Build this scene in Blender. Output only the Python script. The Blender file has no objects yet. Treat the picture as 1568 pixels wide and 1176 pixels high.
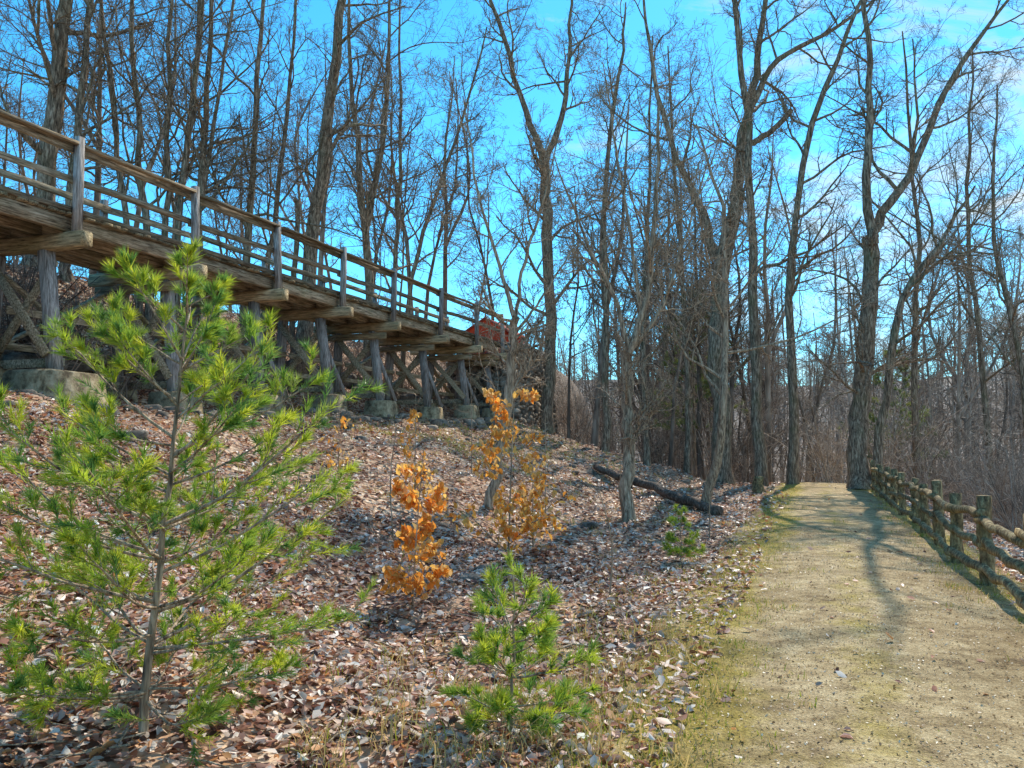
import bpy, math, numpy as np
from mathutils import Vector
scene=bpy.context.scene
scene.view_settings.view_transform='Standard'
scene.view_settings.look='None'
scene.view_settings.exposure=0
A=math.radians(20.46)
DV=np.array([math.sin(A),math.cos(A)]); NV=np.array([-math.cos(A),math.sin(A)])
def ss(a,b,x):
    t=np.clip((x-a)/(b-a),0,1); return t*t*(3-2*t)
def uv_of(x,y):
    u=(x+0.84)*NV[0]+y*NV[1]; v=x*DV[0]+y*DV[1]; return u,v
def xy_of(u,v):
    return (-0.84+u*NV[0]+ (v+0.84*DV[0])*DV[0], u*NV[1]+(v+0.84*DV[0])*DV[1])
def terrain(x,y):
    x=np.asarray(x,float); y=np.asarray(y,float)
    u,v=uv_of(x,y)
    z=np.interp(u,[-60,-24,-10,-5,-3.2,-2.6,-1.2,0,0.8,2.2,3.6,5,8,11,13,15,18,22,30,60],
                  [-6,-6,-3.2,-0.9,-0.12,-0.02,0.03,0,-0.1,-0.16,0.0,0.48,1.35,2.15,2.5,3.5,5.9,6.8,7.4,9])
    lump=0.05*np.sin(x*1.9+1.3*np.sin(y*.8))+0.05*np.sin(y*1.7+x*.9)+0.025*np.sin(x*4.3+y*2.1)+0.02*np.sin(y*5.1-x*3.2)
    offp=np.clip(np.maximum(u-0.3,-3.0-u),0,1.5)/1.5
    z=z+lump*(0.2+offp*.9)
    z=z+offp*ss(4,9,u)*0.18*np.sin(x*.55+2)*np.sin(y*.42)
    plat=ss(35.6,36.9,v)*ss(11.5,12.2,u)
    z=np.maximum(z,z*(1-plat)+5.5*plat)
    r=np.hypot(x,y)
    zl=-5+ss(90,280,r)*26+1.2*np.sin(x*.05)+np.sin(y*.07)
    v0=32+np.interp(u,[0,11,13,30],[0,2,14,18])
    s=ss(v0,v0+22,v)
    z=z*(1-s)+zl*s
    z=np.where(u<-20, z+ss(90,280,r)*26*(1-s), z)
    return z
# ---------------------------------------------------------------- mesh helpers
def mk(name,verts,faces,mat=None,col=None,smooth=False,parent=None,loc=None):
    me=bpy.data.meshes.new(name)
    verts=np.asarray(verts,np.float32)
    me.vertices.add(len(verts)); me.vertices.foreach_set('co',verts.ravel())
    if not isinstance(faces,list): faces=[faces]
    faces=[np.asarray(f,np.int32) for f in faces if len(f)]
    loops=np.concatenate([f.ravel() for f in faces])
    cnt=np.concatenate([np.full(len(f),f.shape[1],np.int32) for f in faces])
    me.loops.add(len(loops)); me.loops.foreach_set('vertex_index',loops)
    me.polygons.add(len(cnt))
    st=np.zeros(len(cnt),np.int32); st[1:]=np.cumsum(cnt)[:-1]
    me.polygons.foreach_set('loop_start',st)
    try: me.polygons.foreach_set('loop_total',cnt)
    except Exception: pass
    me.update(calc_edges=True)
    if col is not None:
        a=me.attributes.new('col','FLOAT_COLOR','POINT')
        c=np.ones((len(verts),4),np.float32); c[:,:3]=col
        a.data.foreach_set('color',c.ravel())
    if smooth: me.polygons.foreach_set('use_smooth',np.ones(len(cnt),bool))
    if mat: me.materials.append(mat)
    ob=bpy.data.objects.new(name,me); scene.collection.objects.link(ob)
    if parent: ob.parent=parent
    if loc is not None: ob.location=loc
    return ob
def empty(name,loc=(0,0,0),rz=0):
    e=bpy.data.objects.new(name,None); scene.collection.objects.link(e)
    e.location=loc; e.rotation_euler=(0,0,rz); e.empty_display_size=.3; return e
def nrm(a): return a/np.maximum(np.linalg.norm(a,axis=-1,keepdims=True),1e-9)
class Acc:
    def __init__(s): s.v=[];s.f={};s.c=[];s.n=0
    def add(s,v,f,c=(1,1,1)):
        v=np.asarray(v,float).reshape(-1,3); f=np.asarray(f)
        s.f.setdefault(f.shape[1],[]).append(f+s.n); s.v.append(v)
        c=np.asarray(c,float)
        s.c.append(np.broadcast_to(c,(len(v),3)).copy()); s.n+=len(v)
    def obj(s,name,mat,smooth=False,parent=None,loc=None):
        return mk(name,np.concatenate(s.v),[np.concatenate(x) for x in s.f.values()],mat,np.concatenate(s.c),smooth,parent,loc)
def tubes(P,R,sides,rng=None,rough=0.0):
    n,k,_=P.shape
    T=np.empty_like(P); T[:,1:-1]=P[:,2:]-P[:,:-2]; T[:,0]=P[:,1]-P[:,0]; T[:,-1]=P[:,-1]-P[:,-2]
    T=nrm(T); m=nrm(T.mean(1))
    ref=np.where(np.abs(m[:,2:3])<.7,np.array([[0,0,1.]]),np.array([[1.,0,0]]))
    S=nrm(np.cross(T,ref[:,None,:])); B=np.cross(T,S)
    a=np.arange(sides)*2*math.pi/sides
    RR=R[:,:,None]*np.ones((1,1,sides))
    if rng is not None and rough: RR=RR*(1+rough*rng.normal(size=RR.shape))
    V=P[:,:,None,:]+RR[...,None]*(np.cos(a)[None,None,:,None]*S[:,:,None,:]+np.sin(a)[None,None,:,None]*B[:,:,None,:])
    V=V.reshape(-1,3)
    i=np.arange(n)[:,None,None]*k*sides; j=np.arange(k-1)[None,:,None]*sides; q=np.arange(sides)[None,None,:]; q2=(q+1)%sides
    F=np.stack([i+j+q,i+j+q2,i+j+sides+q2,i+j+sides+q],-1).reshape(-1,4)
    return V,F
def grow(P,R,L,c,k,tr,ang,lenf,rf,up,wander,rng,rmin=.004,flat=0):
    n,K,_=P.shape; m=n*c; idx=np.repeat(np.arange(n),c)
    t=(np.tile(np.arange(c),n)+rng.uniform(0,1,m))/c; t=tr[0]+t*(tr[1]-tr[0])
    f=t*(K-1); i0=np.clip(f.astype(int),0,K-2); w=(f-i0)[:,None]
    pos=P[idx,i0]*(1-w)+P[idx,i0+1]*w; tan=nrm(P[idx,i0+1]-P[idx,i0])
    rad=R[idx,i0]*(1-w[:,0])+R[idx,i0+1]*w[:,0]
    rv=rng.normal(size=(m,3)); rv[:,2]*=(1-flat); perp=nrm(np.cross(tan,np.cross(rv,tan)))
    a=np.radians(rng.uniform(ang[0],ang[1],m))[:,None]
    d=np.cos(a)*tan+np.sin(a)*perp
    ln=L[idx]*lenf*rng.uniform(.55,1.25,m)*(1-.5*t)
    pts=np.empty((m,k,3)); pts[:,0]=pos
    for j in range(1,k):
        d=nrm(d+wander*rng.normal(size=(m,3))+np.array([0,0,up]))
        pts[:,j]=pts[:,j-1]+d*(ln/(k-1))[:,None]
    r0=np.maximum(np.minimum(rad*rf,.012+ln*.018),rmin)
    r=r0[:,None]*np.linspace(1,.3,k)[None,:]; r=np.maximum(r,rmin*.8)
    return pts,r,ln
def catmull(pts,k):
    pts=np.asarray(pts,float); n=len(pts)
    ext=np.vstack([2*pts[0]-pts[1],pts,2*pts[-1]-pts[-2]])
    out=[]
    for t in np.linspace(0,n-1,k):
        i=min(int(t),n-2); f=t-i
        p0,p1,p2,p3=ext[i:i+4]
        out.append(.5*((2*p1)+(-p0+p2)*f+(2*p0-5*p1+4*p2-p3)*f*f+(-p0+3*p1-3*p2+p3)*f**3))
    return np.array(out)
def tree_geo(stems,rng,c=(9,7,6,4),K=16,rmin=.005,lenf=.52,tr0=(.3,.97),sides0=10,sd4=3):
    P=[];R=[]
    for s in stems:
        p=catmull(s[0],K); p[1:]+=rng.normal(size=(K-1,3))*np.array([.05,.05,0])*min(1,s[1]*6)
        t=np.linspace(0,1,K); r=s[1]*(1-t)**.8+s[2]*(1-(1-t)**.8)
        if s[0][0][2]<0.1 and len(s)<4: r=r*(1+.35*np.exp(-t*K*1.1))
        P.append(p);R.append(r)
    P=np.array(P);R=np.array(R); L=np.linalg.norm(P[:,1:]-P[:,:-1],axis=2).sum(1)
    geo=[tubes(P,R,sides0,rng,.05)]
    L=np.minimum(L,9)
    prm=[(8,(30,74),lenf,.5,.06,.18,5),(6,(28,64),.62,.6,.04,.21,4),(5,(25,62),.6,.62,.03,.23,3),(4,(25,60),.64,.7,.02,.22,3)]
    X=(P,R,L)
    for lv,cc in enumerate(c):
        k,ang,lf,rf,up,wd,sd=prm[lv]
        tr=tr0 if lv==0 else (.15,.98)
        X=grow(X[0],X[1],X[2],cc,k,tr,ang,lf,rf,up,wd,rng,rmin=rmin)
        geo.append(tubes(X[0],X[1],sd))
    V=[];F=[];n=0
    for v,f in geo: V.append(v);F.append(f+n);n+=len(v)
    return np.concatenate(V),np.concatenate(F),X
# ---------------------------------------------------------------- materials
def newmat(name):
    m=bpy.data.materials.new(name); m.use_nodes=True
    nt=m.node_tree; b=nt.nodes['Principled BSDF']; b.inputs['Roughness'].default_value=.85
    b.inputs['Specular IOR Level'].default_value=.2
    return m,nt,b
def N(nt,t,**kw):
    n=nt.nodes.new(t)
    for k,v in kw.items(): setattr(n,k,v)
    return n
def ramp(nt,fac,stops,interp='LINEAR'):
    r=N(nt,'ShaderNodeValToRGB'); cr=r.color_ramp; cr.interpolation=interp
    while len(cr.elements)<len(stops): cr.elements.new(.5)
    for e,(p,c) in zip(cr.elements,stops): e.position=p; e.color=(*c,1) if len(c)==3 else c
    nt.links.new(fac,r.inputs[0]); return r.outputs[0]
def noise(nt,vec,scale,detail=4,rough=.6,dist=0):
    n=N(nt,'ShaderNodeTexNoise'); n.inputs['Scale'].default_value=scale; n.inputs['Detail'].default_value=detail
    n.inputs['Roughness'].default_value=rough; n.inputs['Distortion'].default_value=dist
    if vec is not None: nt.links.new(vec,n.inputs['Vector'])
    return n.outputs['Fac']
def mapping(nt,sc,kind='Object'):
    tc=N(nt,'ShaderNodeTexCoord'); mp=N(nt,'ShaderNodeMapping'); mp.inputs['Scale'].default_value=sc
    nt.links.new(tc.outputs[kind],mp.inputs[0]); return mp.outputs[0]
def mixc(nt,fac,a,b,mode='MIX'):
    m=N(nt,'ShaderNodeMix',data_type='RGBA',blend_type=mode)
    for s,v in ((m.inputs[0],fac),(m.inputs[6],a),(m.inputs[7],b)):
        if isinstance(v,(int,float)): s.default_value=v
        elif isinstance(v,tuple): s.default_value=(*v,1)
        else: nt.links.new(v,s)
    return m.outputs[2]
def bump(nt,b,h,strength=.5,dist=.02):
    n=N(nt,'ShaderNodeBump'); n.inputs['Strength'].default_value=strength; n.inputs['Distance'].default_value=dist
    nt.links.new(h,n.inputs['Height']); nt.links.new(n.outputs[0],b.inputs['Normal'])
def attr(nt): return N(nt,'ShaderNodeAttribute',attribute_name='col').outputs['Color']
def streak_mat(name,sc,c1,c2,c3,bs=.6,usecol=True,nsc=6,green=0,det=5):
    m,nt,b=newmat(name); v=mapping(nt,sc)
    f=noise(nt,v,nsc,det,.72,.3)
    c=ramp(nt,f,[(.34,c1),(.5,c2),(.66,c3)])
    if green:
        g=noise(nt,mapping(nt,(1,1,1)),1.1,3,.6); gf=ramp(nt,g,[(.5,(0,0,0)),(.68,(green,)*3)])
        c=mixc(nt,gf,c,(.17,.18,.07))
    if usecol: c=mixc(nt,1.0,c,attr(nt),'MULTIPLY')
    nt.links.new(c,b.inputs['Base Color'])
    if bs: bump(nt,b,f,bs,.03)
    return m
bark=streak_mat('bark',(5,5,.9),(.05,.035,.025),(.25,.175,.115),(.58,.45,.32),1,usecol=False,nsc=3.5,green=.35,det=4)
bark_light=streak_mat('bark_light',(6,6,.8),(.09,.065,.045),(.38,.275,.18),(.64,.5,.35),.8,usecol=False,nsc=4,det=3)
bark_far=streak_mat('bark_far',(2,2,.5),(.17,.14,.12),(.33,.28,.24),(.5,.44,.39),0,nsc=2,det=1)  # paler, flatter bark: light haze of distance is put into the colour
wood_long=streak_mat('weathered_wood_long',(.8,9,9),(.07,.05,.035),(.36,.285,.19),(.66,.56,.42),.8,nsc=3,green=.3)
wood_cross=streak_mat('weathered_wood_cross',(9,.8,9),(.09,.065,.04),(.4,.305,.18),(.66,.52,.32),.8,nsc=3,green=.3)
wood_up=streak_mat('weathered_wood_upright',(9,9,.8),(.1,.085,.075),(.34,.31,.29),(.6,.57,.54),.8,nsc=3)
fence_mat=streak_mat('fence_log_bark',(4,4,2),(.05,.035,.02),(.28,.19,.09),(.62,.48,.24),.9,nsc=4,green=.3)
log_mat=streak_mat('rotting_log_bark',(4,4,3),(.05,.035,.025),(.18,.125,.09),(.36,.27,.2),.9,nsc=4)
conc,nt,b=newmat('footing_concrete'); f=noise(nt,mapping(nt,(1,1,1)),5,8,.7)
nt.links.new(mixc(nt,1.0,ramp(nt,f,[(.38,(.15,.11,.07)),(.5,(.38,.31,.2)),(.66,(.62,.53,.38))]),attr(nt),'MULTIPLY'),b.inputs['Base Color']); bump(nt,b,f,.8,.05)
stone,nt,b=newmat('field_stone'); f=noise(nt,mapping(nt,(1,1,1)),4,8,.75)
nt.links.new(mixc(nt,1.0,ramp(nt,f,[(.36,(.08,.07,.06)),(.5,(.26,.22,.18)),(.68,(.5,.44,.36))]),attr(nt),'MULTIPLY'),b.inputs['Base Color']); bump(nt,b,f,.8,.05)
def leafy(name,trans=.3,rough=.6):
    m=bpy.data.materials.new(name); m.use_nodes=True; nt=m.node_tree; b=nt.nodes['Principled BSDF']
    b.inputs['Roughness'].default_value=rough; b.inputs['Specular IOR Level'].default_value=.35
    a=attr(nt); nt.links.new(a,b.inputs['Base Color'])
    t=N(nt,'ShaderNodeBsdfTranslucent'); nt.links.new(a,t.inputs[0])
    mx=N(nt,'ShaderNodeMixShader'); mx.inputs[0].default_value=trans
    nt.links.new(b.outputs[0],mx.inputs[1]); nt.links.new(t.outputs[0],mx.inputs[2])
    nt.links.new(mx.outputs[0],nt.nodes['Material Output'].inputs[0]); return m
dead_leaf=leafy('dead_leaf',.25,.42); beech_leaf=leafy('beech_leaf',.6,.5); needle=leafy('pine_needle',.55,.45); grassm=leafy('grass_blade',.35,.7)
gm,nt,b=newmat('leaf_litter_ground'); v=mapping(nt,(1,1,1))
vo=N(nt,'ShaderNodeTexVoronoi'); vo.inputs['Scale'].default_value=13; vo.inputs['Randomness'].default_value=1
nd=N(nt,'ShaderNodeTexNoise'); nd.inputs['Scale'].default_value=9; nt.links.new(v,nd.inputs['Vector'])
mv=N(nt,'ShaderNodeMix',data_type='VECTOR'); mv.inputs[0].default_value=.12
nt.links.new(v,mv.inputs[4]); nt.links.new(nd.outputs['Color'],mv.inputs[5]); nt.links.new(mv.outputs[1],vo.inputs['Vector'])
sp=N(nt,'ShaderNodeSeparateColor'); nt.links.new(vo.outputs['Color'],sp.inputs[0])
lc=ramp(nt,sp.outputs[0],[(0,(.08,.04,.025)),(.25,(.26,.13,.08)),(.5,(.46,.29,.19)),(.75,(.6,.43,.3)),(1,(.76,.63,.5))])
big=noise(nt,v,.5,5,.6)
bigc=ramp(nt,big,[(.35,(.75,.65,.58)),(.6,(1.05,1,.92))])
lc=mixc(nt,1.0,lc,bigc,'MULTIPLY')
ga=attr(nt); gs=N(nt,'ShaderNodeSeparateColor'); nt.links.new(ga,gs.inputs[0])
fn=noise(nt,v,.35,6,.75); fc=ramp(nt,fn,[(.38,(.1,.08,.065)),(.5,(.25,.2,.165)),(.62,(.42,.36,.3))])
lc=mixc(nt,gs.outputs[0],lc,fc)
nt.links.new(lc,b.inputs['Base Color'])
bump(nt,b,vo.outputs['Distance'],.9,.05)
pm,nt,b=newmat('sandy_path'); v=mapping(nt,(1,1,1))
a=N(nt,'ShaderNodeAttribute',attribute_name='col'); sp=N(nt,'ShaderNodeSeparateColor'); nt.links.new(a.outputs['Color'],sp.inputs[0])
n1=noise(nt,v,.9,8,.72); n2=noise(nt,v,60,3,.85); n3=noise(nt,v,4,9,.82)
sand=ramp(nt,n3,[(.34,(.24,.165,.085)),(.48,(.6,.45,.25)),(.62,(.88,.71,.44))])
sp2=ramp(nt,n2,[(.35,(.45,.41,.36)),(.62,(1.12,1.1,1.03))]); sand=mixc(nt,1.0,sand,sp2,'MULTIPLY')
gr=ramp(nt,n3,[(.33,(.18,.17,.02)),(.5,(.55,.43,.08)),(.66,(.8,.62,.2))]); gr=mixc(nt,1.0,gr,sp2,'MULTIPLY')
ad=N(nt,'ShaderNodeMath',operation='ADD'); nt.links.new(sp.outputs[1],ad.inputs[0]); nt.links.new(n1,ad.inputs[1])
gf=ramp(nt,ad.outputs[0],[(.64,(0,0,0)),(.84,(.9,.9,.9))])
cc=mixc(nt,gf,sand,gr)
n5=noise(nt,v,.6,4,.6); dk=ramp(nt,n5,[(.38,(.75,.7,.63)),(.58,(1.05,1.03,1))]); cc=mixc(nt,1.0,cc,dk,'MULTIPLY')
nt.links.new(cc,b.inputs['Base Color']); bump(nt,b,n2,.9,.03)
ad2=N(nt,'ShaderNodeMath',operation='ADD'); nt.links.new(sp.outputs[0],ad2.inputs[0]); n4=noise(nt,v,6,6,.8); nt.links.new(n4,ad2.inputs[1])
al=ramp(nt,ad2.outputs[0],[(.78,(0,0,0)),(.9,(1,1,1))])
nt.links.new(al,b.inputs['Alpha'])
red,nt,b=newmat('red_paint'); f=noise(nt,mapping(nt,(8,8,1)),3,5)
nt.links.new(ramp(nt,f,[(.3,(.6,.05,.02)),(.7,(.85,.12,.05))]),b.inputs['Base Color'])
white,nt,b=newmat('white_trim'); b.inputs['Base Color'].default_value=(.75,.75,.74,1)
roofm,nt,b=newmat('roof_shingle'); f=noise(nt,mapping(nt,(4,4,4)),5,5)
nt.links.new(ramp(nt,f,[(.3,(.3,.06,.04)),(.7,(.5,.12,.08))]),b.inputs['Base Color'])
glass,nt,b=newmat('window_glass'); b.inputs['Base Color'].default_value=(.03,.04,.05,1); b.inputs['Roughness'].default_value=.1
# ---------------------------------------------------------------- ground
def axis(n,near,far,c):
    t=np.linspace(-1,1,n); return c+np.sinh(t*near)/math.sinh(near)*far
gx=axis(420,5.0,700,1); gy=axis(460,5.0,700,12)
X,Y=np.meshgrid(gx,gy); Z=terrain(X,Y)
ny,nx=X.shape; ii=np.arange(ny*nx).reshape(ny,nx)
F=np.stack([ii[:-1,:-1],ii[:-1,1:],ii[1:,1:],ii[1:,:-1]],-1).reshape(-1,4)
gu,gv=uv_of(X,Y); gc=np.zeros(X.shape+(3,)); gc[...,0]=.85*np.maximum(ss(34,46,np.hypot(X,Y))*(gu<14),ss(60,90,np.hypot(X,Y)))
mk('ground',np.stack([X,Y,Z],-1).reshape(-1,3),F,gm,gc.reshape(-1,3),smooth=True)
us=np.linspace(-3.5,1.0,50); vs=np.arange(-6,44,.2)
U,Vv=np.meshgrid(us,vs); x,y=xy_of(U,Vv); z=terrain(x,y)+.012
edge=np.minimum((1.0-U),(U+3.5))/.9
wob=.25*np.sin(Vv*.9)+.2*np.sin(Vv*2.3+1)
col=np.zeros(U.shape+(3,)); col[...,0]=np.clip((edge+wob*.6)*.62,0,1)
col[...,1]=np.clip(.01+.4*np.exp(-((U-.05+.15*np.sin(Vv*.5))/.5)**2)+.17*np.exp(-((U+1.15)/.3)**2)+.34*np.exp(-((U+2.75)/.35)**2),0,1)
ny,nx=U.shape; ii=np.arange(ny*nx).reshape(ny,nx)
F=np.stack([ii[:-1,:-1],ii[1:,:-1],ii[1:,1:],ii[:-1,1:]],-1).reshape(-1,4)[:, ::-1]
mk('dirt_path',np.stack([x,y,z],-1).reshape(-1,3),F,pm,col.reshape(-1,3),smooth=True)
# ---------------------------------------------------------------- leaves
PAL=np.array([[.7,.42,.3],[.52,.23,.13],[.8,.58,.44],[.3,.12,.075],[.86,.72,.6],[.72,.36,.15],[.58,.33,.25],[.88,.8,.7],[.18,.08,.045],[.52,.42,.34]])
def leaves_geo(pos,size,rng,pal=PAL,tilt=.36,prob=None):
    n=len(pos)
    h=rng.uniform(-.05,.35,n); w=rng.uniform(.2,.38,n); tip=rng.uniform(-.1,.3,n); w2=rng.uniform(.5,.95,n)*w
    L=np.zeros((n,6,3))
    L[:,0]=np.c_[np.zeros(n),-.5*np.ones(n),tip*.6]
    L[:,1]=np.c_[w,-.12*np.ones(n),h]; L[:,2]=np.c_[w2,.25*np.ones(n),h*.9]
    L[:,3]=np.c_[rng.normal(0,.06,n),.5*np.ones(n),tip]
    L[:,4]=np.c_[-w2,.25*np.ones(n),h*.9]; L[:,5]=np.c_[-w,-.12*np.ones(n),h]
    L*=size[:,None,None]
    a=rng.uniform(0,2*math.pi,n); nz=nrm(np.c_[rng.normal(0,tilt,n),rng.normal(0,tilt,n),np.ones(n)])
    xa=np.c_[np.cos(a),np.sin(a),np.zeros(n)]; xa=nrm(xa-nz*(xa*nz).sum(1)[:,None]); ya=np.cross(nz,xa)
    V=pos[:,None,:]+L[...,0:1]*xa[:,None]+L[...,1:2]*ya[:,None]+L[...,2:3]*nz[:,None]
    b6=np.arange(n)[:,None]*6
    F=np.concatenate([b6+np.array([0,1,2,3]),b6+np.array([0,3,4,5])])
    c=pal[rng.choice(len(pal),n,p=prob)]*rng.uniform(.75,1.15,(n,1)); C=np.repeat(c,6,0)
    return V.reshape(-1,3),F,C
rng=np.random.default_rng(11)
def scatter(n,dmin,dmax,power=1.0):
    D=dmin+(dmax-dmin)*rng.uniform(0,1,n)**power; t=rng.uniform(-.78,.75,n); return t*D,D
LV=Acc()
for n,d0,d1,pw,s in ((80000,2.2,12,.8,(.035,.10)),(56000,9,24,.75,(.055,.12)),(22000,20,36,.8,(.09,.15))):
    x,y=scatter(n,d0,d1,pw); u,v=uv_of(x,y)
    keep=(u>.55)|(u<-3.1)|((rng.uniform(0,1,n)<.005))|((u>-.1)&(rng.uniform(0,1,n)<.3))
    pat=np.sin(x*1.1+np.sin(y*.7)*2)+np.sin(y*1.4+x*.6); keep&=(rng.uniform(0,1,n)<(.8+.16*pat))
    x=x[keep];y=y[keep]; z=terrain(x,y)+rng.uniform(.005,.045,len(x))
    V,F_,C=leaves_geo(np.c_[x,y,z],rng.uniform(s[0],s[1],len(x)),rng); 
    big=.95+.2*np.sin(x*.8+1)*np.sin(y*.6); LV.add(V,F_,np.minimum(C*np.repeat(big,6)[:,None],.92))
LV.obj('fallen_leaves',dead_leaf)
n=22000; u=rng.uniform(-3,.6,n); v=2+14*rng.uniform(0,1,n)**1.3; x,y=xy_of(u,v)
V,F_,C=leaves_geo(np.c_[x,y,terrain(x,y)+.016],rng.uniform(.008,.024,n),rng,np.array([[.6,.48,.3],[.34,.22,.1],[.78,.68,.5],[.4,.26,.13],[.18,.11,.06]]),tilt=.4)
pb=Acc(); pb.add(V,F_,C); pb.obj('path_gravel',dead_leaf)
n=900; x,y=scatter(n,2.5,22,.8); u,v=uv_of(x,y); k_=(u>.5)|(u<-3); x=x[k_];y=y[k_]; n=len(x); a_=rng.uniform(0,6.28,n); ln=rng.uniform(.12,.9,n)
P=np.zeros((n,5,3))
for j in range(5):
    px_=x+np.cos(a_)*ln*(j/4-.5); py_=y+np.sin(a_)*ln*(j/4-.5); P[:,j]=np.c_[px_,py_,terrain(px_,py_)+.045]+rng.normal(size=(n,3))*.012
V,F_=tubes(P,(.003+ln*.007)[:,None]*np.linspace(1,.4,5)[None],5); mk('fallen_twigs',V,F_,bark_light,smooth=True)
# ---------------------------------------------------------------- grass
def blades(x,y,hs,rng,cols,lean=.5,w=.006):
    n=len(x); z=terrain(x,y); a=rng.uniform(0,2*math.pi,n); l=rng.uniform(.1,lean,n)*hs; b=rng.uniform(0,2*math.pi,n)
    base=np.c_[x,y,z]; s=np.c_[np.cos(b),np.sin(b),np.zeros(n)]*w
    mid=base+np.c_[np.cos(a)*l*.35,np.sin(a)*l*.35,hs*.6]; tip=base+np.c_[np.cos(a)*l*1.2,np.sin(a)*l*1.2,hs*.95]
    V=np.stack([base-s,base+s,mid+s*.7,mid-s*.7,tip],1).reshape(-1,3); i=np.arange(n)[:,None]*5
    return V,i+np.array([0,1,2,3]),i+np.array([3,2,4]),np.repeat(cols,5,0)
GR=Acc()
def addgrass(x,y,h0,h1,greenp,lean=.8,w=.004):
    n=len(x); hs=rng.uniform(h0,h1,n)
    g=rng.uniform(0,1,n)<greenp
    c=np.where(g[:,None],np.array([.34,.38,.04]),np.array([.68,.5,.2]))*rng.uniform(.7,1.2,(n,1))
    V,f1,f2,C=blades(x,y,hs,rng,c,lean,w); n0=GR.n
    GR.v.append(V);GR.c.append(C);GR.n+=len(V);GR.f.setdefault(4,[]).append(f1+n0);GR.f.setdefault(3,[]).append(f2+n0)
def tufts(uc,us_,v0,v1,nt_,per,spread,**k):
    cu=rng.normal(uc,us_,nt_); cv=v0+(v1-v0)*rng.uniform(0,1,nt_)**1.5
    u=np.repeat(cu,per)+rng.normal(0,spread,nt_*per); v=np.repeat(cv,per)+rng.normal(0,spread,nt_*per)
    x,y=xy_of(u,v); addgrass(x,y,**k)
tufts(.2,.3,2,30,600,28,.08,h0=.02,h1=.07,greenp=.4)
tufts(.8,.45,2,12,150,24,.08,h0=.03,h1=.12,greenp=.45)
tufts(1.1,.5,2.5,7,48,24,.09,h0=.08,h1=.26,greenp=.1,lean=1.3)
tufts(-2.7,.25,3,30,330,26,.08,h0=.03,h1=.09,greenp=.3)
tufts(6,3,4,26,190,20,.09,h0=.04,h1=.16,greenp=.45)
tufts(8.5,1.8,18,33,260,22,.15,h0=.05,h1=.16,greenp=.55,w=.007)
tufts(-1.2,.3,2,28,130,20,.08,h0=.01,h1=.025,greenp=.3)
GR.obj('grass',grassm)
# ---------------------------------------------------------------- beams
def beam(acc,p,q,w,h,rng,up=(0,0,1),tint=None):
    p=np.array(p,float);q=np.array(q,float); d=nrm(q-p); up=np.array(up,float)
    if abs(d@up)>.95: up=np.array([1.,0,0])
    s=nrm(np.cross(d,up)); t=np.cross(s,d)
    ch=min(w,h)*.12
    prof=[(-w/2+ch,-h/2),(w/2-ch,-h/2),(w/2,-h/2+ch),(w/2,h/2-ch),(w/2-ch,h/2),(-w/2+ch,h/2),(-w/2,h/2-ch),(-w/2,-h/2+ch)]
    L=np.linalg.norm(q-p); k=max(2,int(L/.8)+1); V=[]
    for j in range(k):
        c=p+(q-p)*j/(k-1)+(s*rng.normal()*.009+t*rng.normal()*.009 if 0<j<k-1 else 0)
        for a_,b_ in prof: V.append(c+s*(a_+rng.normal()*.004)+t*(b_+rng.normal()*.004))
    F=[[j*8+i,j*8+(i+1)%8,(j+1)*8+(i+1)%8,(j+1)*8+i] for j in range(k-1) for i in range(8)]
    g=tint if tint is not None else rng.uniform(.7,1.2); c=np.array([1,.98,.95])*g
    n0=acc.n; acc.add(V,np.array(F),c)
    acc.f.setdefault(8,[]).append(np.array([[n0+i for i in range(7,-1,-1)],[n0+(k-1)*8+i for i in range(8)]]))
rb=np.random.default_rng(3)
tr=empty('wooden_trestle_walkway',(-13.2,0,0),math.radians(90)-A)
ca=math.cos(A)
PD=[5.9,8.7,11.45,14.2,16.95,19.65,22.35,25.1,28.3,31.4,34.0]
PS=[d/ca for d in PD]
S0=PS[0]-.5;S1=PS[-1]+.5; DZ=5.68
def tw(s,t): return (-13.2+s*DV[0]+t*NV[0], s*DV[1]+t*NV[1])
deck=Acc(); s=S0
while s<S1:
    w=.19; beam(deck,(s,-.05+rb.normal()*.03,DZ-.03),(s,2.44+rb.normal()*.015,DZ-.03+rb.normal()*.004),w-.02,.055,rb,tint=rb.uniform(.3,.85)); s+=w
deck.obj('deck_planks',wood_cross,parent=tr)
st=Acc()
for t in (.1,.8,1.6,2.3):
    for a_,b_ in zip(PS[:-1],PS[1:]):
        beam(st,(a_+.01,t,DZ-.20),(b_-.01,t,DZ-.20),.13,.27,rb,tint=rb.uniform(.85,1.45))
for a_,b_ in zip(PS[:-1],PS[1:]): beam(st,(a_+.01,-.0,DZ+.06),(b_-.01,-.0,DZ+.06),.09,.1,rb,tint=.6)
st.obj('stringers',wood_long,parent=tr)
cp=Acc()
for s in PS:
    beam(cp,(s,-.36+rb.normal()*.04,DZ-.49),(s,2.75,DZ-.49),.26,.28,rb,tint=rb.uniform(1.0,1.35))
    if rb.uniform()<.5: beam(cp,(s-.22,.02,DZ-.80),(s-.22,2.4,DZ-.80),.08,.2,rb,tint=.8)
cp.obj('cap_beams',wood_cross,parent=tr)
po=Acc()
for s in PS:
    for t in (-.12,2.53):
        beam(po,(s,t,DZ-.34),(s+rb.normal()*.03,t+rb.normal()*.03,DZ+1.34+rb.normal()*.03),.14,.14,rb,tint=rb.uniform(.75,1.2))
po.obj('railing_posts',wood_up,parent=tr)
ra=Acc()
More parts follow.
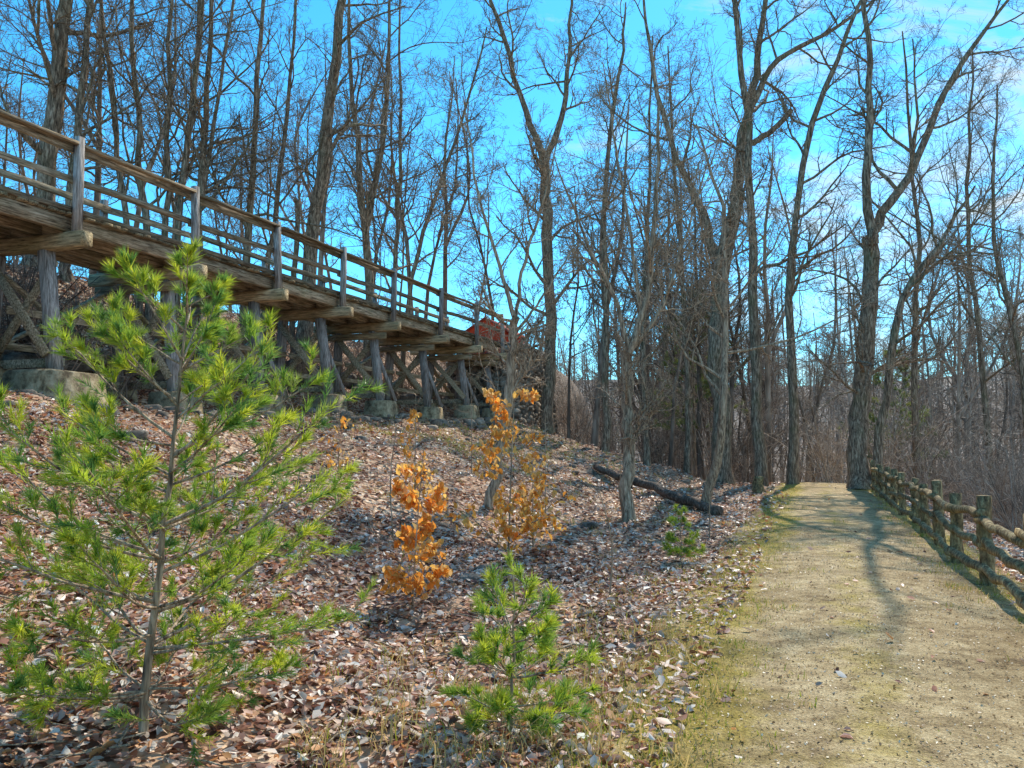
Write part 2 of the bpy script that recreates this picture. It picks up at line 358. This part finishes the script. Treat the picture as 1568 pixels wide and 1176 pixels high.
for a_,b_ in zip(PS[:-1],PS[1:]):
    for t in (-.01,2.42):
        j=rb.normal()*.025; j2=rb.normal()*.025
        beam(ra,(a_-.12,t,DZ+1.17+j),(b_+.1,t,DZ+1.17+j2),.06,.14,rb,tint=rb.uniform(.55,1.05)) 
        beam(ra,(a_-.1,t,DZ+.6+j),(b_+.1,t,DZ+.6-j2),.05,.12,rb,tint=rb.uniform(.5,1.0))
    beam(ra,(a_+.08,-.12,DZ+1.22+rb.normal()*.012),(b_-.08,-.12,DZ+1.22+rb.normal()*.012),.13,.05,rb,tint=rb.uniform(.6,1.05))
ra.obj('railing_rails',wood_long,parent=tr)
lg=Acc();br=Acc();ft=Acc()
def tz(s,t): x,y=tw(s,t); return float(terrain(x,y))
for i,s in enumerate(PS):
    zc=DZ-.63
    g0=tz(s,.3); top=g0+.5
    gi=tz(s,1.85)
    beam(lg,(s,.62,zc),(s+rb.normal()*.04,.32,top-.02),.22,.22,rb,tint=rb.uniform(.8,1.2))
    beam(lg,(s,1.85,zc),(s+rb.normal()*.04,2.0,gi+.25),.22,.22,rb,tint=rb.uniform(.8,1.1))
    if i>=5: beam(lg,(s+.02,.75,zc-.1),(s+.5,.05,top),.1,.1,rb,tint=1)
    beam(br,(s+.14,.55,zc-.15),(s+.14,1.95,gi+.55),.05,.18,rb,tint=1.35)
    beam(br,(s-.14,1.85,zc-.15),(s-.14,.35,top+.3),.05,.18,rb,tint=1.3)
    beam(br,(s+.14,.25,top+.18),(s+.14,2.2,top+.18),.06,.16,rb,tint=1.2)
    if i<len(PS)-1:
        s2=PS[i+1]
        beam(br,(s,2.13,zc-.1),(s2,2.13,gi+.5),.17,.06,rb,tint=1.45)
        beam(br,(s,2.2,gi+.5),(s2,2.2,zc-.1),.17,.06,rb,tint=1.45)
        beam(br,(s+.1,1.68,zc-1.0),(s2-.1,1.68,zc-1.0),.06,.14,rb,tint=1.3)
        beam(br,(s+.12,2.08,gi+.75),(s2-.12,2.08,gi+.75),.06,.14,rb,tint=1.3)
    for (t,zt,w) in ((.3,top,.36),(2.0,gi+.3,.3)):
        zb=tz(s,t)-.5; v=[]
        if i==3 and t==.3: w=.55
        for zz,ww in ((zb,w*1.25),(zt-.04,w),(zt,w-.04)):
            for a_,b_ in ((-1,-1),(1,-1),(1,1),(-1,1)): v.append((s+a_*ww+rb.normal()*.012,t+b_*ww+rb.normal()*.012,zz+rb.normal()*.008))
        f=[[k*4+q,k*4+(q+1)%4,(k+1)*4+(q+1)%4,(k+1)*4+q] for k in range(2) for q in range(4)]+[[8,9,10,11]]
        ft.add(v,np.array(f),np.array([1,.95,.85])*rb.uniform(.75,1.05))
lg.obj('bent_legs',wood_up,parent=tr); br.obj('cross_braces',wood_long,parent=tr); ft.obj('concrete_footings',conc,parent=tr)
# ---------------------------------------------------------------- rocks & stone wall
import bmesh
def stones(acc,centers,sizes,rng):
    bm=bmesh.new(); bmesh.ops.create_icosphere(bm,subdivisions=2,radius=1)
    v0=np.array([v.co[:] for v in bm.verts]); f0=np.array([[v.index for v in f.verts] for f in bm.faces]); bm.free()
    v0=np.sign(v0)*np.abs(v0)**.65
    for c,s in zip(centers,sizes):
        k=rng.normal(size=(3,3)); d=1+.13*np.sin(v0@k[0]*2)+.1*np.sin(v0@k[1]*3)
        a=rng.uniform(0,6.28) if s[3]>0 else s[4]; R=np.array([[math.cos(a),-math.sin(a),0],[math.sin(a),math.cos(a),0],[0,0,1]])
        acc.add((v0*d[:,None]*np.array(s[:3]))@R.T+np.array(c),f0,np.array([1,.97,.92])*rng.uniform(.5,1.3))
rk=Acc(); C=[];S=[]
for i,s in enumerate(PS):
    for _ in range(20):
        ls=s+rb.normal()*.8; lt=-.2+rb.normal()*.35; x,y=tw(ls,lt); sz=rb.uniform(.05,.19)
        C.append((x,y,float(terrain(x,y))+sz*.2)); S.append((sz*1.3,sz,sz*.75,1,0))
    for _ in range(26):
        ls=s+rb.uniform(-1.4,1.4); lt=rb.uniform(2.5,4.0); x,y=tw(ls,lt); sz=rb.uniform(.1,.32)
        C.append((x,y,float(terrain(x,y))+sz*.2)); S.append((sz*1.3,sz,sz*.75,1,0))
for _ in range(55):
    u=rb.uniform(3,12);v=rb.uniform(8,32); x,y=xy_of(u,v); sz=rb.uniform(.05,.15); C.append((x,y,float(terrain(x,y))+sz*.1));S.append((sz*1.4,sz,sz*.6,1,0))
stones(rk,C,S,rb); rk.obj('footing_rocks',stone,smooth=False)
sw=Acc(); C=[];S=[]
ang=math.radians(90)-A
ls=36.75
while ls<42.5:
    z=float(tz(ls,-.9))-.3
    while z<5.7:
        w=rb.uniform(.16,.3);h=rb.uniform(.1,.19)
        x,y=tw(ls+rb.normal()*.1,-.15-(5.6-z)*.09+rb.normal()*.03); C.append((x,y,z+h*.8)); S.append((w,.25,h,0,ang)); z+=h*1.55
    ls+=.36
lt=-.1
while lt<2.7:
    z=1.9
    while z<5.1:
        w=rb.uniform(.16,.28);h=rb.uniform(.1,.18); x,y=tw(36.75,lt); C.append((x,y,z+h*.8)); S.append((w,.3,h,0,ang+1.57)); z+=h*1.55
    lt+=.36
stones(sw,C,S,rb); sw.obj('stone_retaining_wall',stone)
rh=empty('red_barn',(-1.45,44,5.5),math.radians(-20))
def boxv(x0,x1,y0,y1,z0,z1):
    v=[(x,y,z) for z in (z0,z1) for x,y in ((x0,y0),(x1,y0),(x1,y1),(x0,y1))]
    return v,np.array([[0,3,2,1],[4,5,6,7],[0,1,5,4],[1,2,6,5],[2,3,7,6],[3,0,4,7]])
w=Acc(); v,f=boxv(-1.2,1.2,0,3,-.3,2.1); w.add(v,f); w.add([(-1.2,0,2.1),(1.2,0,2.1),(0,0,2.8)],np.array([[0,1,2]])); w.add([(-1.2,3,2.1),(1.2,3,2.1),(0,3,2.8)],np.array([[0,2,1]]))
w.obj('walls',red,parent=rh)
w=Acc()
for sg in (-1,1):
    v=[(sg*1.4,-.2,1.98),(0,-.2,2.82),(0,3.2,2.82),(sg*1.4,3.2,1.98),(sg*1.4,-.2,2.06),(0,-.2,2.9),(0,3.2,2.9),(sg*1.4,3.2,2.06)]
    w.add(v,np.array([[0,3,2,1],[4,5,6,7],[0,1,5,4],[1,2,6,5],[2,3,7,6],[3,0,4,7]]))
w.obj('roof',roofm,parent=rh)
w=Acc(); v,f=boxv(-.95,-.35,-.03,.02,1.2,1.85); w.add(v,f); w.obj('window_frames',white,parent=rh)
w=Acc(); v,f=boxv(-.89,-.41,-.05,-.03,1.26,1.79); w.add(v,f); w.obj('windows',glass,parent=rh)
w=Acc(); v,f=boxv(.1,.95,-.04,.02,0,1.6); w.add(v,f); w.obj('door',roofm,parent=rh)
# ---------------------------------------------------------------- fence
fe=empty('split_rail_fence')
rf=np.random.default_rng(8); ps=Acc(); rl=Acc()
def log(acc,p,q,r0,r1,rng,k=7,sides=9,tint=1,wob=.015,rough=.07):
    t=np.linspace(0,1,k)[:,None]; P=np.array(p)*(1-t)+np.array(q)*t; P[1:-1]+=rng.normal(size=(k-2,3))*wob
    V,F_=tubes(P[None],np.linspace(r0,r1,k)[None],sides,rng,rough); n0=acc.n; acc.add(V,F_,np.ones(3)*tint)
    acc.f.setdefault(sides,[]).append(np.array([[n0+i for i in range(sides)][::-1],[n0+(k-1)*sides+i for i in range(sides)]]))
fv=[3.2+1.82*i for i in range(15)]; pts=[]
for v in fv:
    x,y=xy_of(-2.62+rf.normal()*.03,v); z=float(terrain(x,y)); pts.append((x,y,z))
    ln=rf.normal(size=2)*.03
    log(ps,(x,y,z-.3),(x+ln[0],y+ln[1],z+.95+rf.normal()*.04),.085,.075,rf,tint=rf.uniform(.7,1.1))
for a_,b_ in zip(pts[:-1],pts[1:]):
    for h in (.17,.46,.76):
        d=np.array([b_[0]-a_[0],b_[1]-a_[1]]); d/=np.linalg.norm(d); o=-.07 if h!=.46 else -.05
        nx_,ny_=-d[1],d[0]; h0=h+rf.normal()*.02; h1=h+rf.normal()*.02
        log(rl,(a_[0]-d[0]*.12-nx_*o,a_[1]-d[1]*.12-ny_*o,a_[2]+h0),(b_[0]+d[0]*.12-nx_*o,b_[1]+d[1]*.12-ny_*o,b_[2]+h1),rf.uniform(.045,.06),rf.uniform(.035,.055),rf,tint=rf.uniform(.8,1.4),wob=.015)
ps.obj('posts',fence_mat,True,fe); rl.obj('rails',fence_mat,True,fe)
fl=Acc(); x0,y0=2.6,25.; x1,y1=4.9,19.2
log(fl,(x0,y0,float(terrain(x0,y0))+.12),(x1,y1,float(terrain(x1,y1))+.1),.1,.13,rf,k=14,wob=.04,tint=.9)
log(fl,(3.4,23,float(terrain(3.4,23))+.2),(3.0,21.6,float(terrain(3.,21.6))+.5),.05,.02,rf,tint=.9)
fl.obj('fallen_log',log_mat,True)
sp_=Acc(); x0,y0=8.0,26.3; z0=float(terrain(x0,y0)); log(sp_,(x0,y0,z0-.1),(x0+.03,y0,z0+.5),.22,.15,rf,tint=.9,rough=.12); sp_.obj('tree_stump',fence_mat,True)
# ---------------------------------------------------------------- trees
def plant(name,x,y,stems,seed,mat=bark,**kw):
    r=np.random.default_rng(seed)
    z=float(terrain(x,y))-.1
    ss_=[]
    for s in stems:
        p=[(a_[0],a_[2] if len(a_)>2 else 0,a_[1]) for a_ in s[0]]
        dw=np.cumsum(r.normal(size=len(p))*.25); dw-=dw[0]
        if len(s)>3: dw*=0.0
        p=[(q[0],q[1]+d_,q[2]-(z if q[2]>.2 else 0)) for q,d_ in zip(p,dw)]
        ss_.append((p,s[1],s[2])+((1,) if len(s)>3 else ()))
    V,F_,tips=tree_geo(ss_,r,**kw)
    return mk(name,V,F_,mat,smooth=True,loc=(x,y,z))
BT='bare_tree'
plant(BT,11.6,27,[([(0,0),(.25,3,0),(.45,5.6,0),(.75,8.6,0)],.33,.24),
  ([(.75,8.5),(.55,10.5),(.8,13.4),(.75,17),(1.0,23)],.17,.03,1),
  ([(.72,8.3),(1.1,9.4),(2.0,10.6),(3.2,13.2),(4.6,15.6),(6.6,18)],.19,.03,1)],21,c=(10,8,6,5),tr0=(.3,.97))
plant(BT,12.0,26.8,[([(0,0),(.3,3),(.9,6.2),(1.8,7.8),(2.6,8.7),(3.2,10)],.15,.03)],22,c=(11,8,6,3))
plant(BT,8.35,32,[([(0,0),(-.1,4),(0,7.5),(.7,11.5)],.37,.27),([(.7,11.4),(1.3,14.8),(1.9,18),(2.6,23)],.24,.04,1),
  ([(1.2,13.6),(2.2,14.2),(3.1,15.1)],.13,.10,1),([(1.4,15.2),(2.6,17.2),(5.0,18.6),(7.2,20.3)],.14,.03,1),
  ([(-.1,9),(-.8,11.3),(-1.8,13.5),(-2.6,17),(-3,21)],.18,.03,1)],23,c=(8,7,6,5))
plant(BT,9.55,31,[([(0,0),(-.1,4),(-.2,9),(-.3,14),(-.9,20),(-1,24)],.23,.04)],24,c=(15,8,6,4),tr0=(.35,.98))
plant(BT,10.4,30,[([(0,0),(.05,4),(.1,8.4),(.9,13.5),(2.3,17),(3.6,20)],.18,.04)],25,c=(16,8,6,4),tr0=(.3,.98))
plant(BT,4.73,20,[([(0,0),(.33,2.1),(.5,4.5),(.6,7),(.1,9.8)],.11,.02)],26,c=(15,7,6,3),mat=bark_light,rmin=.004)
plant(BT,2.5,17.3,[([(0,0),(.03,1.8),(.04,3.6)],.14,.115),([(.04,3.5),(.45,4.8),(.6,6.3),(.75,7.8),(.6,10.5)],.08,.015,1),
  ([(.04,3.5),(-.3,4.8),(-.9,6),(-1.6,7.9)],.055,.012,1),([(.06,3.55),(.7,4.4),(1.2,5.8),(1.9,8)],.05,.012,1),([(.3,4.4),(.1,6),(-.2,8),(-.5,10)],.045,.01,1)],27,c=(10,8,6,3),mat=bark_light,tr0=(.3,.98),rmin=.004)
plant(BT,-.44,15,[([(0,0),(.33,2.0),(.45,3.2),(.5,3.9)],.095,.075),([(.5,3.85),(.2,4.9),(-.2,6.3),(-.5,8.2)],.045,.01,1),([(.5,3.85),(.68,5),(1.0,6),(1.35,7.5)],.04,.01,1),([(.5,3.6),(1.0,4.3),(1.7,5.4)],.03,.01,1)],28,c=(9,8,6,3),mat=bark_light,tr0=(.3,.98),rmin=.004)
plant(BT,1.6,36,[([(0,0),(.1,6),(0,12),(-.1,14.3)],.27,.22),([(-.1,14.2),(-1.2,17.5),(-2.5,22),(-3,26)],.17,.03,1),([(-.1,14.2),(.8,17),(1,20),(1.2,25)],.16,.03,1)],29,c=(12,8,6,5))
plant(BT,3.95,34.5,[([(0,0),(.1,6),(.1,12),(.8,18),(1.1,21)],.17,.03)],30,c=(15,7,6,4))
plant(BT,5.6,33.5,[([(0,0),(-.1,5),(.2,11),(.5,19)],.14,.03)],31,c=(15,7,6,4))
plant(BT,7.4,34,[([(0,0),(.1,5),(-.2,11),(-.6,19)],.15,.03)],32,c=(15,7,6,4))
plant(BT,16.5,33,[([(0,-2.5),(.1,5),(.4,11),(.1,19)],.16,.03)],33,c=(16,8,6,4))
plant(BT,18.5,29,[([(0,-3.5),(-.2,4),(-.6,9),(-.2,15)],.13,.03)],34,c=(16,8,6,4))
plant(BT,21.5,36,[([(0,-4.5),(-.2,5),(-.4,12),(.2,20)],.16,.03)],35,c=(16,8,6,4))
def lt(x,y,st,seed,**kw): plant(BT,x,y,st,seed,**kw)
lt(-12.7,21,[([(0,0),(.2,8),(.45,12),(.8,17),(1.2,23)],.29,.06)],41,c=(13,7,6,4),tr0=(.3,.98))
lt(-11.9,21.3,[([(0,0),(.1,8),(.3,13),(.5,20)],.14,.04)],42,c=(11,7,6,4))
for i,(dx,r_) in enumerate(((-1.9,.1),(-1.1,.12),(-.1,.11),(.6,.1),(1.2,.08))):
    lt(-9.8+(i-2)*.22,22+.2*i,[([(0,0),(dx*.25,8),(dx*.6,12),(dx*1.1,18)],r_,.03)],50+i,c=(11,7,5,3))
lt(-9.05,23,[([(0,0),(.0,8),(.1,12),(.2,20)],.14,.03)],61,c=(12,7,6,4))
lt(-8.3,25,[([(0,0),(.1,8),(.3,13),(.6,20)],.14,.03)],62,c=(12,7,6,4))
lt(-8.6,27.5,[([(0,0),(.2,8),(.8,13),(1.2,20)],.12,.03)],66,c=(12,7,5,4))
lt(-7.1,26.5,[([(0,0),(.2,8),(.8,12.5),(1.4,18),(1.6,23)],.27,.06)],63,c=(14,8,6,4),tr0=(.3,.98))
lt(-5.5,31,[([(0,0),(-.1,8),(-.3,11),(-.8,15),(-1.2,21)],.2,.04),([(-.2,10),(.3,13),(.6,17),(.5,22)],.13,.03,1)],64,c=(12,8,6,4))
lt(-5.2,33.5,[([(0,0),(.2,8),(.3,13),(.4,22)],.15,.03)],65,c=(13,8,6,3))
lt(-4.6,32.5,[([(0,0),(.5,8),(1.4,11.5),(2.6,15),(3.6,19)],.11,.03)],67,c=(14,8,6,3))
lt(-11.0,25.5,[([(0,0),(.1,9),(.5,14),(.9,21)],.16,.03)],68,c=(12,7,5,3))
plant('dead_tree_snag',-7.45,27.2,[([(0,0),(0,6),(.05,9.1),(.05,9.9)],.1,.07)],70,c=(2,1),K=10)
def template(seed,h,rr,c=(13,6,4),rmin=.012):
    r=np.random.default_rng(seed); l=r.normal(size=2)*h*.05
    p=[(0,0,0),(l[0]*.3,l[1]*.3,h*.35),(l[0]*.5+r.normal()*.2,l[1],h*.65),(l[0],l[1],h)]
    st=[(p,rr,.03)]
    if r.uniform()<.5: st.append(([(l[0]*.3,l[1]*.3,h*.4),(l[0]+r.normal(),r.normal(),h*.65),(l[0]+r.normal()*2,r.normal()*2,h*.95)],rr*.6,.03,1))
    V,F_,_=tree_geo(st,r,c=c,K=9,rmin=rmin,sides0=6,tr0=(.28,.98)); return V,F_
T1=[template(100+i,h,rr,(13,6,4),.014) for i,(h,rr) in enumerate(((17,.16),(20,.2),(15,.12),(19,.14),(22,.24),(13,.09)))]
T2=[template(120+i,h,rr,(12,6,2),.024) for i,(h,rr) in enumerate(((17,.16),(20,.2),(15,.14),(18,.18)))]
T0=[template(140+i,h,rr,(13,8,5,2),.009) for i,(h,rr) in enumerate(((17,.15),(21,.2),(18,.12),(14,.08)))]
def mass(name,pts,tmpl,mat,rng,smin=.8,smax=1.15,cfun=None):
    vs_=[];fs=[];cs=[];n=0
    for (x,y) in pts:
        V,F_=tmpl[rng.integers(len(tmpl))]; a=rng.uniform(0,6.28); s=rng.uniform(smin,smax)
        R=np.array([[math.cos(a),-math.sin(a),0],[math.sin(a),math.cos(a),0],[0,0,1]])
        vs_.append((V*s)@R.T+np.array([x,y,float(terrain(x,y))-.2])); fs.append(F_+n); n+=len(V)
        c=cfun(x,y,rng) if cfun else np.ones(3)*rng.uniform(.7,1.2)
        cs.append(np.broadcast_to(c,(len(V),3)))
    return mk(name,np.concatenate(vs_),np.concatenate(fs),mat,np.concatenate(cs),smooth=True)
rg=np.random.default_rng(77)
pts=[]
while len(pts)<36:
    x=rg.uniform(-40,4);y=rg.uniform(22,62); u,v=uv_of(x,y)
    if u>18 and abs(x/y)<.85 and not (abs(x+1.3)<3 and y>40 and y<50): pts.append((x,y))
mass('hillside_woods',pts,T0,bark_far,rg,.8,1.1,lambda x,y,r:np.array([.85,.72,.6])*r.uniform(.5,1.15))
pts=[]
while len(pts)<46:
    t=rg.uniform(-.1,.8); D=rg.uniform(36,58); x=t*D;y=D; u,v=uv_of(x,y)
    if (v>36 and u<11 and u>-4) or (u<=-7 and rg.uniform()<.6): pts.append((x,y))
far=lambda x,y,r:(np.array([1.0,.92,.82])*(1+.25*min(1,math.hypot(x,y)/120)))*r.uniform(.35,1.3)  # tint brightens with distance, painting haze onto the trees
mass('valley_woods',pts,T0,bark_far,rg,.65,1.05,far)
pts=[]
while len(pts)<200:
    t=rg.uniform(-.3,.85); D=50+50*rg.uniform(0,1); x=t*D;y=D; u,v=uv_of(x,y)
    if (v>40 and u<13) or u<-16 or v>60: pts.append((x,y))
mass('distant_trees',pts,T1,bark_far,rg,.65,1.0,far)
pts=[]
while len(pts)<340:
    t=rg.uniform(-.8,.9); D=95+150*rg.uniform(0,1)**1.2; x=t*D;y=D
    pts.append((x,y))
mass('far_hillside_forest',pts,T2,bark_far,rg,.7,1.05,lambda x,y,r:np.array([1.0,.98,1.0])*r.uniform(.45,1.25))
def shrub(seed,h):
    r=np.random.default_rng(seed); st=[]
    for i in range(9):
        d=r.normal(size=2)*h*.3; st.append(([(r.normal()*.1,r.normal()*.1,0),(d[0]*.5,d[1]*.5,h*.5),(d[0],d[1],h*r.uniform(.7,1.1))],.016,.006,1))
    V,F_,_=tree_geo(st,r,c=(5,4),K=5,rmin=.006,sides0=4,lenf=.4,tr0=(.2,.95)); return V,F_
SH=[shrub(200+i,h) for i,h in enumerate((2.2,3.2,4.2,1.6))]
pts=[]
while len(pts)<300:
    t=rg.uniform(-.1,.85); D=rg.uniform(22,60); x=t*D;y=D;u,v=uv_of(x,y)
    if (v>34+max(0,u)*.3 and u<11) or (u<-6): pts.append((x,y))
mass('underbrush',pts,SH,bark_far,rg,.7,1.4,lambda x,y,r:np.array([1.15,1.03,.9])*r.uniform(.4,1.6))
pts=[]
while len(pts)<60:
    u=rg.uniform(14.3,19);v=rg.uniform(12,42); x,y=xy_of(u,v); pts.append((x,y))
for _ in range(8): pts.append((-10+rg.normal()*.6,16.3+rg.normal()*.4))
mass('hillside_brush',pts,[SH[0],SH[3]],bark_far,rg,.6,1.1,lambda x,y,r:np.array([.8,.68,.6])*r.uniform(.6,1.2))
# ---------------------------------------------------------------- pines
def needles(P,rng,per,ln,cols,w=.0028,t0=.25):
    n,K,_=P.shape; m=n*per; idx=np.repeat(np.arange(n),per)
    t=t0+(1-t0)*rng.uniform(0,1,m)**.7; f=t*(K-1); i0=np.clip(f.astype(int),0,K-2); ww=(f-i0)[:,None]
    pos=P[idx,i0]*(1-ww)+P[idx,i0+1]*ww; tan=nrm(P[idx,i0+1]-P[idx,i0])
    rv=nrm(rng.normal(size=(m,3))); d=nrm(tan*.9+rv*.7+np.array([0,0,.2])); l=ln*rng.uniform(.7,1.15,m)[:,None]
    s=nrm(np.cross(d,rng.normal(size=(m,3))))*w
    V=np.stack([pos-s,pos+s,pos+d*l+np.array([0,0,-.008*ln/.085])],1).reshape(-1,3)
    F_=np.arange(m*3).reshape(-1,3)
    base=cols[rng.integers(0,len(cols),n)][idx]*rng.uniform(.8,1.2,(m,1))
    return V,F_,np.repeat(base,3,0)
PC=np.array([[.46,.56,.05],[.3,.45,.06],[.62,.66,.06],[.17,.32,.07],[.4,.5,.08]])
def pine(name,x,y,h,rad,seed,whorls,nb,zb,per=34,ln=.085,bend=(0,0),cols=PC,sub=8,w=.0028,lead=.9):
    r=np.random.default_rng(seed); z=float(terrain(x,y))-.03
    e=empty(name,(x,y,z)); wood=Acc(); nd_=Acc()
    K=12; t=np.linspace(0,1,K); P=np.c_[bend[0]*t+r.normal(0,.008,K),bend[1]*t,h*t]; R=np.linspace(h*.011,.004,K)
    V,F_=tubes(P[None],R[None],8,r,.05); wood.add(V,F_,(1,1,1))
    BP=[];BL=[]
    for i in range(whorls):
        zz=zb+(h*lead-zb)*(i/(whorls-1)); tt=zz/h; rr=np.interp(tt,[0,.2,.4,.65,.85,1],[.7,1,1,.75,.42,.2])*rad
        a0=r.uniform(0,6.28); nbb=max(3,int(round(nb*(1-.5*tt))))
        for j in range(nbb):
            a=a0+j*2*math.pi/nbb+r.normal()*.3; L=rr*r.uniform(.6,1.2); el=np.interp(tt,[0,.5,1],[-.02,.3,.85])+r.normal()*.1
            d=np.array([math.cos(a)*math.cos(el),math.sin(a)*math.cos(el),math.sin(el)]); p=np.array([bend[0]*tt,bend[1]*tt,zz+r.normal()*.04]); pl=[p]
            for k in range(6):
                d=nrm(d+r.normal(size=3)*.06+np.array([0,0,.06])); p=p+d*L/6; pl.append(p)
            BP.append(pl);BL.append(L)
    BP=np.array(BP);BL=np.array(BL); BR=np.linspace(1,.35,7)[None]*(.004+BL[:,None]*.007)
    V,F_=tubes(BP,BR,5); wood.add(V,F_)
    X1=grow(BP,BR,BL,sub,4,(.25,.98),(25,55),.4,.6,.12,.08,r,rmin=.0022,flat=.7)
    kp=r.uniform(0,1,len(X1[0]))<np.clip(np.repeat(BL,sub)/(.75*rad),.18,1); X1=tuple(q[kp] for q in X1)
    V,F_=tubes(X1[0],X1[1],3); wood.add(V,F_)
    X2=grow(X1[0],X1[1],X1[2],2,3,(.3,.9),(25,50),.6,.7,.1,.06,r,rmin=.0018,flat=.5)
    kp=r.uniform(0,1,len(X2[0]))<.65; X2=tuple(q[kp] for q in X2)
    tip=BP[:,4:]; 
    for PP,pp in ((X1[0],per),(X2[0],int(per*.8)),(tip,per)):
        V,F_,C_=needles(PP,r,pp,ln,cols,w); nd_.add(V,F_,C_)
    V,F_,C_=needles(P[None,-2:],r,per*2,ln,cols,w); nd_.add(V,F_,C_)
    wood.obj('trunk_and_branches',bark_light,True,e); nd_.obj('needles',needle,False,e)
pine('pine_sapling',-2.08,4.65,2.62,1.12,301,10,8,.3,per=56,bend=(.2,0),sub=9)
pine('pine_sapling',0.0,4.8,1.05,.5,302,5,6,.06,per=40,ln=.085,sub=6,lead=.65)
pine('pine_sapling',2.35,11.3,.75,.3,303,4,5,.12,per=24,ln=.08)
pine('pine_sapling',-3.6,8.8,.8,.35,305,4,5,.12,per=30,ln=.08)
PF=np.array([[.2,.25,.08],[.26,.28,.08],[.15,.2,.08]])
pine('pine_tree',8.6,38,9.5,2.2,311,12,5,2.5,per=24,ln=.22,sub=7,w=.012,cols=PF)
pine('pine_tree',19,40,9,2.2,312,12,5,2,per=24,ln=.22,sub=7,w=.012,cols=PF)
OP=np.array([[.95,.46,.08],[.95,.58,.15],[.88,.36,.06],[.95,.62,.24]])
def beech(x,y,h,seed,nl,lean=(0,0)):
    r=np.random.default_rng(seed); z=float(terrain(x,y))-.03; e=empty('beech_sapling',(x,y,z))
    P=catmull([(0,0,0),(lean[0]*.3,lean[1]*.3,h*.4),(lean[0],lean[1],h)],10)[None]; R=np.linspace(h*.006+.003,.003,10)[None]
    w=Acc(); V,F_=tubes(P,R,6,r,.05); w.add(V,F_)
    X1=grow(P,R,np.array([h]),16,5,(.1,.98),(40,75),.32,.6,.03,.12,r,rmin=.003); V,F_=tubes(X1[0],X1[1],4); w.add(V,F_)
    X2=grow(*X1,6,4,(.2,.98),(30,65),.5,.7,0,.15,r,rmin=.0025); V,F_=tubes(X2[0],X2[1],3); w.add(V,F_)
    w.obj('stems',bark_light,True,e)
    pp=X2[0][r.integers(0,len(X2[0]),nl),r.integers(1,4,nl)]+r.normal(size=(nl,3))*.03
    pp=pp[pp[:,2]<h*.9]
    V,F_,C_=leaves_geo(pp-np.array([0,0,.04]),r.uniform(.055,.12,len(pp)),r,OP,tilt=1.6); l=Acc(); l.add(V,F_,C_); l.obj('dry_leaves',beech_leaf,False,e)
beech(-1.0,8.2,1.65,401,820,(.1,0))
beech(-.05,10.4,2.7,402,800,(.1,0))
beech(.3,11.6,1.9,403,360)
beech(-2.9,13.5,1.2,404,60)
beech(-1.5,12.5,1.8,405,160)
for i,(x,y,h) in enumerate(((1.1,9.2,1.3),(-1.6,11,1.7),(.6,14.5,2.1),(2.8,21,3),(-.9,18,2.6),(-3.2,12,1.6),(3.4,14,1.2))):
    r=np.random.default_rng(500+i); V,F_,_=tree_geo([([(0,0,0),(r.normal()*.05,0,h*.5),(r.normal()*.15,0,h)],.012,.004,1)],r,c=(7,3),K=7,rmin=.003,sides0=5,lenf=.3)
    mk('bare_sapling',V,F_,bark_light,smooth=True,loc=(x,y,float(terrain(x,y))))
# ---------------------------------------------------------------- light
AZ=math.radians(25); EL=math.radians(45)
sd=Vector((math.sin(AZ)*math.cos(EL),math.cos(AZ)*math.cos(EL),math.sin(EL)))
sl=bpy.data.lights.new('sun','SUN'); sl.energy=5; sl.angle=math.radians(.4); sl.color=(1,.93,.8)
so=bpy.data.objects.new('sun',sl); scene.collection.objects.link(so); so.rotation_euler=sd.to_track_quat('Z','Y').to_euler(); so.location=(10,20,30)
wd=bpy.data.worlds.new('World'); scene.world=wd; wd.use_nodes=True; nt=wd.node_tree
bg=nt.nodes['Background']; bg.inputs[1].default_value=.15
sky=N(nt,'ShaderNodeTexSky',sky_type='NISHITA'); sky.sun_disc=False; sky.sun_elevation=EL; sky.sun_rotation=AZ
sky.air_density=1.0; sky.dust_density=.1; sky.ozone_density=3
hs=N(nt,'ShaderNodeHueSaturation'); hs.inputs['Saturation'].default_value=1.25; hs.inputs['Value'].default_value=1.8; hs.inputs['Hue'].default_value=.48
nt.links.new(sky.outputs[0],hs.inputs['Color'])
tint=mixc(nt,1.0,hs.outputs[0],(.46,.84,.98),'MULTIPLY')
tc=N(nt,'ShaderNodeTexCoord'); mp=N(nt,'ShaderNodeMapping'); mp.inputs['Scale'].default_value=(1.6,1.6,3.6); mp.inputs['Rotation'].default_value=(0,.35,0)
nt.links.new(tc.outputs['Generated'],mp.inputs[0]); nn=noise(nt,mp.outputs[0],4,9,.64,.6)
sx=N(nt,'ShaderNodeSeparateXYZ'); nt.links.new(tc.outputs['Generated'],sx.inputs[0])
mr=N(nt,'ShaderNodeMapRange'); mr.inputs['From Min'].default_value=-.1; mr.inputs['From Max'].default_value=.5; mr.inputs['To Min'].default_value=-.16; mr.inputs['To Max'].default_value=.15
nt.links.new(sx.outputs['X'],mr.inputs['Value'])
ad=N(nt,'ShaderNodeMath',operation='ADD'); nt.links.new(nn,ad.inputs[0]); nt.links.new(mr.outputs[0],ad.inputs[1])
cf=ramp(nt,ad.outputs[0],[(.52,(0,0,0)),(.74,(.9,.9,.9))])
c=mixc(nt,cf,tint,(5.4,6.0,6.2)); nt.links.new(c,bg.inputs[0])
cd=bpy.data.cameras.new('camera'); cd.lens=28.24; cd.sensor_width=36; cd.clip_end=3000; cd.clip_start=.05
co=bpy.data.objects.new('camera',cd); scene.collection.objects.link(co); co.location=(0,0,1.6); co.rotation_euler=(math.radians(94.05),0,0)
scene.camera=co
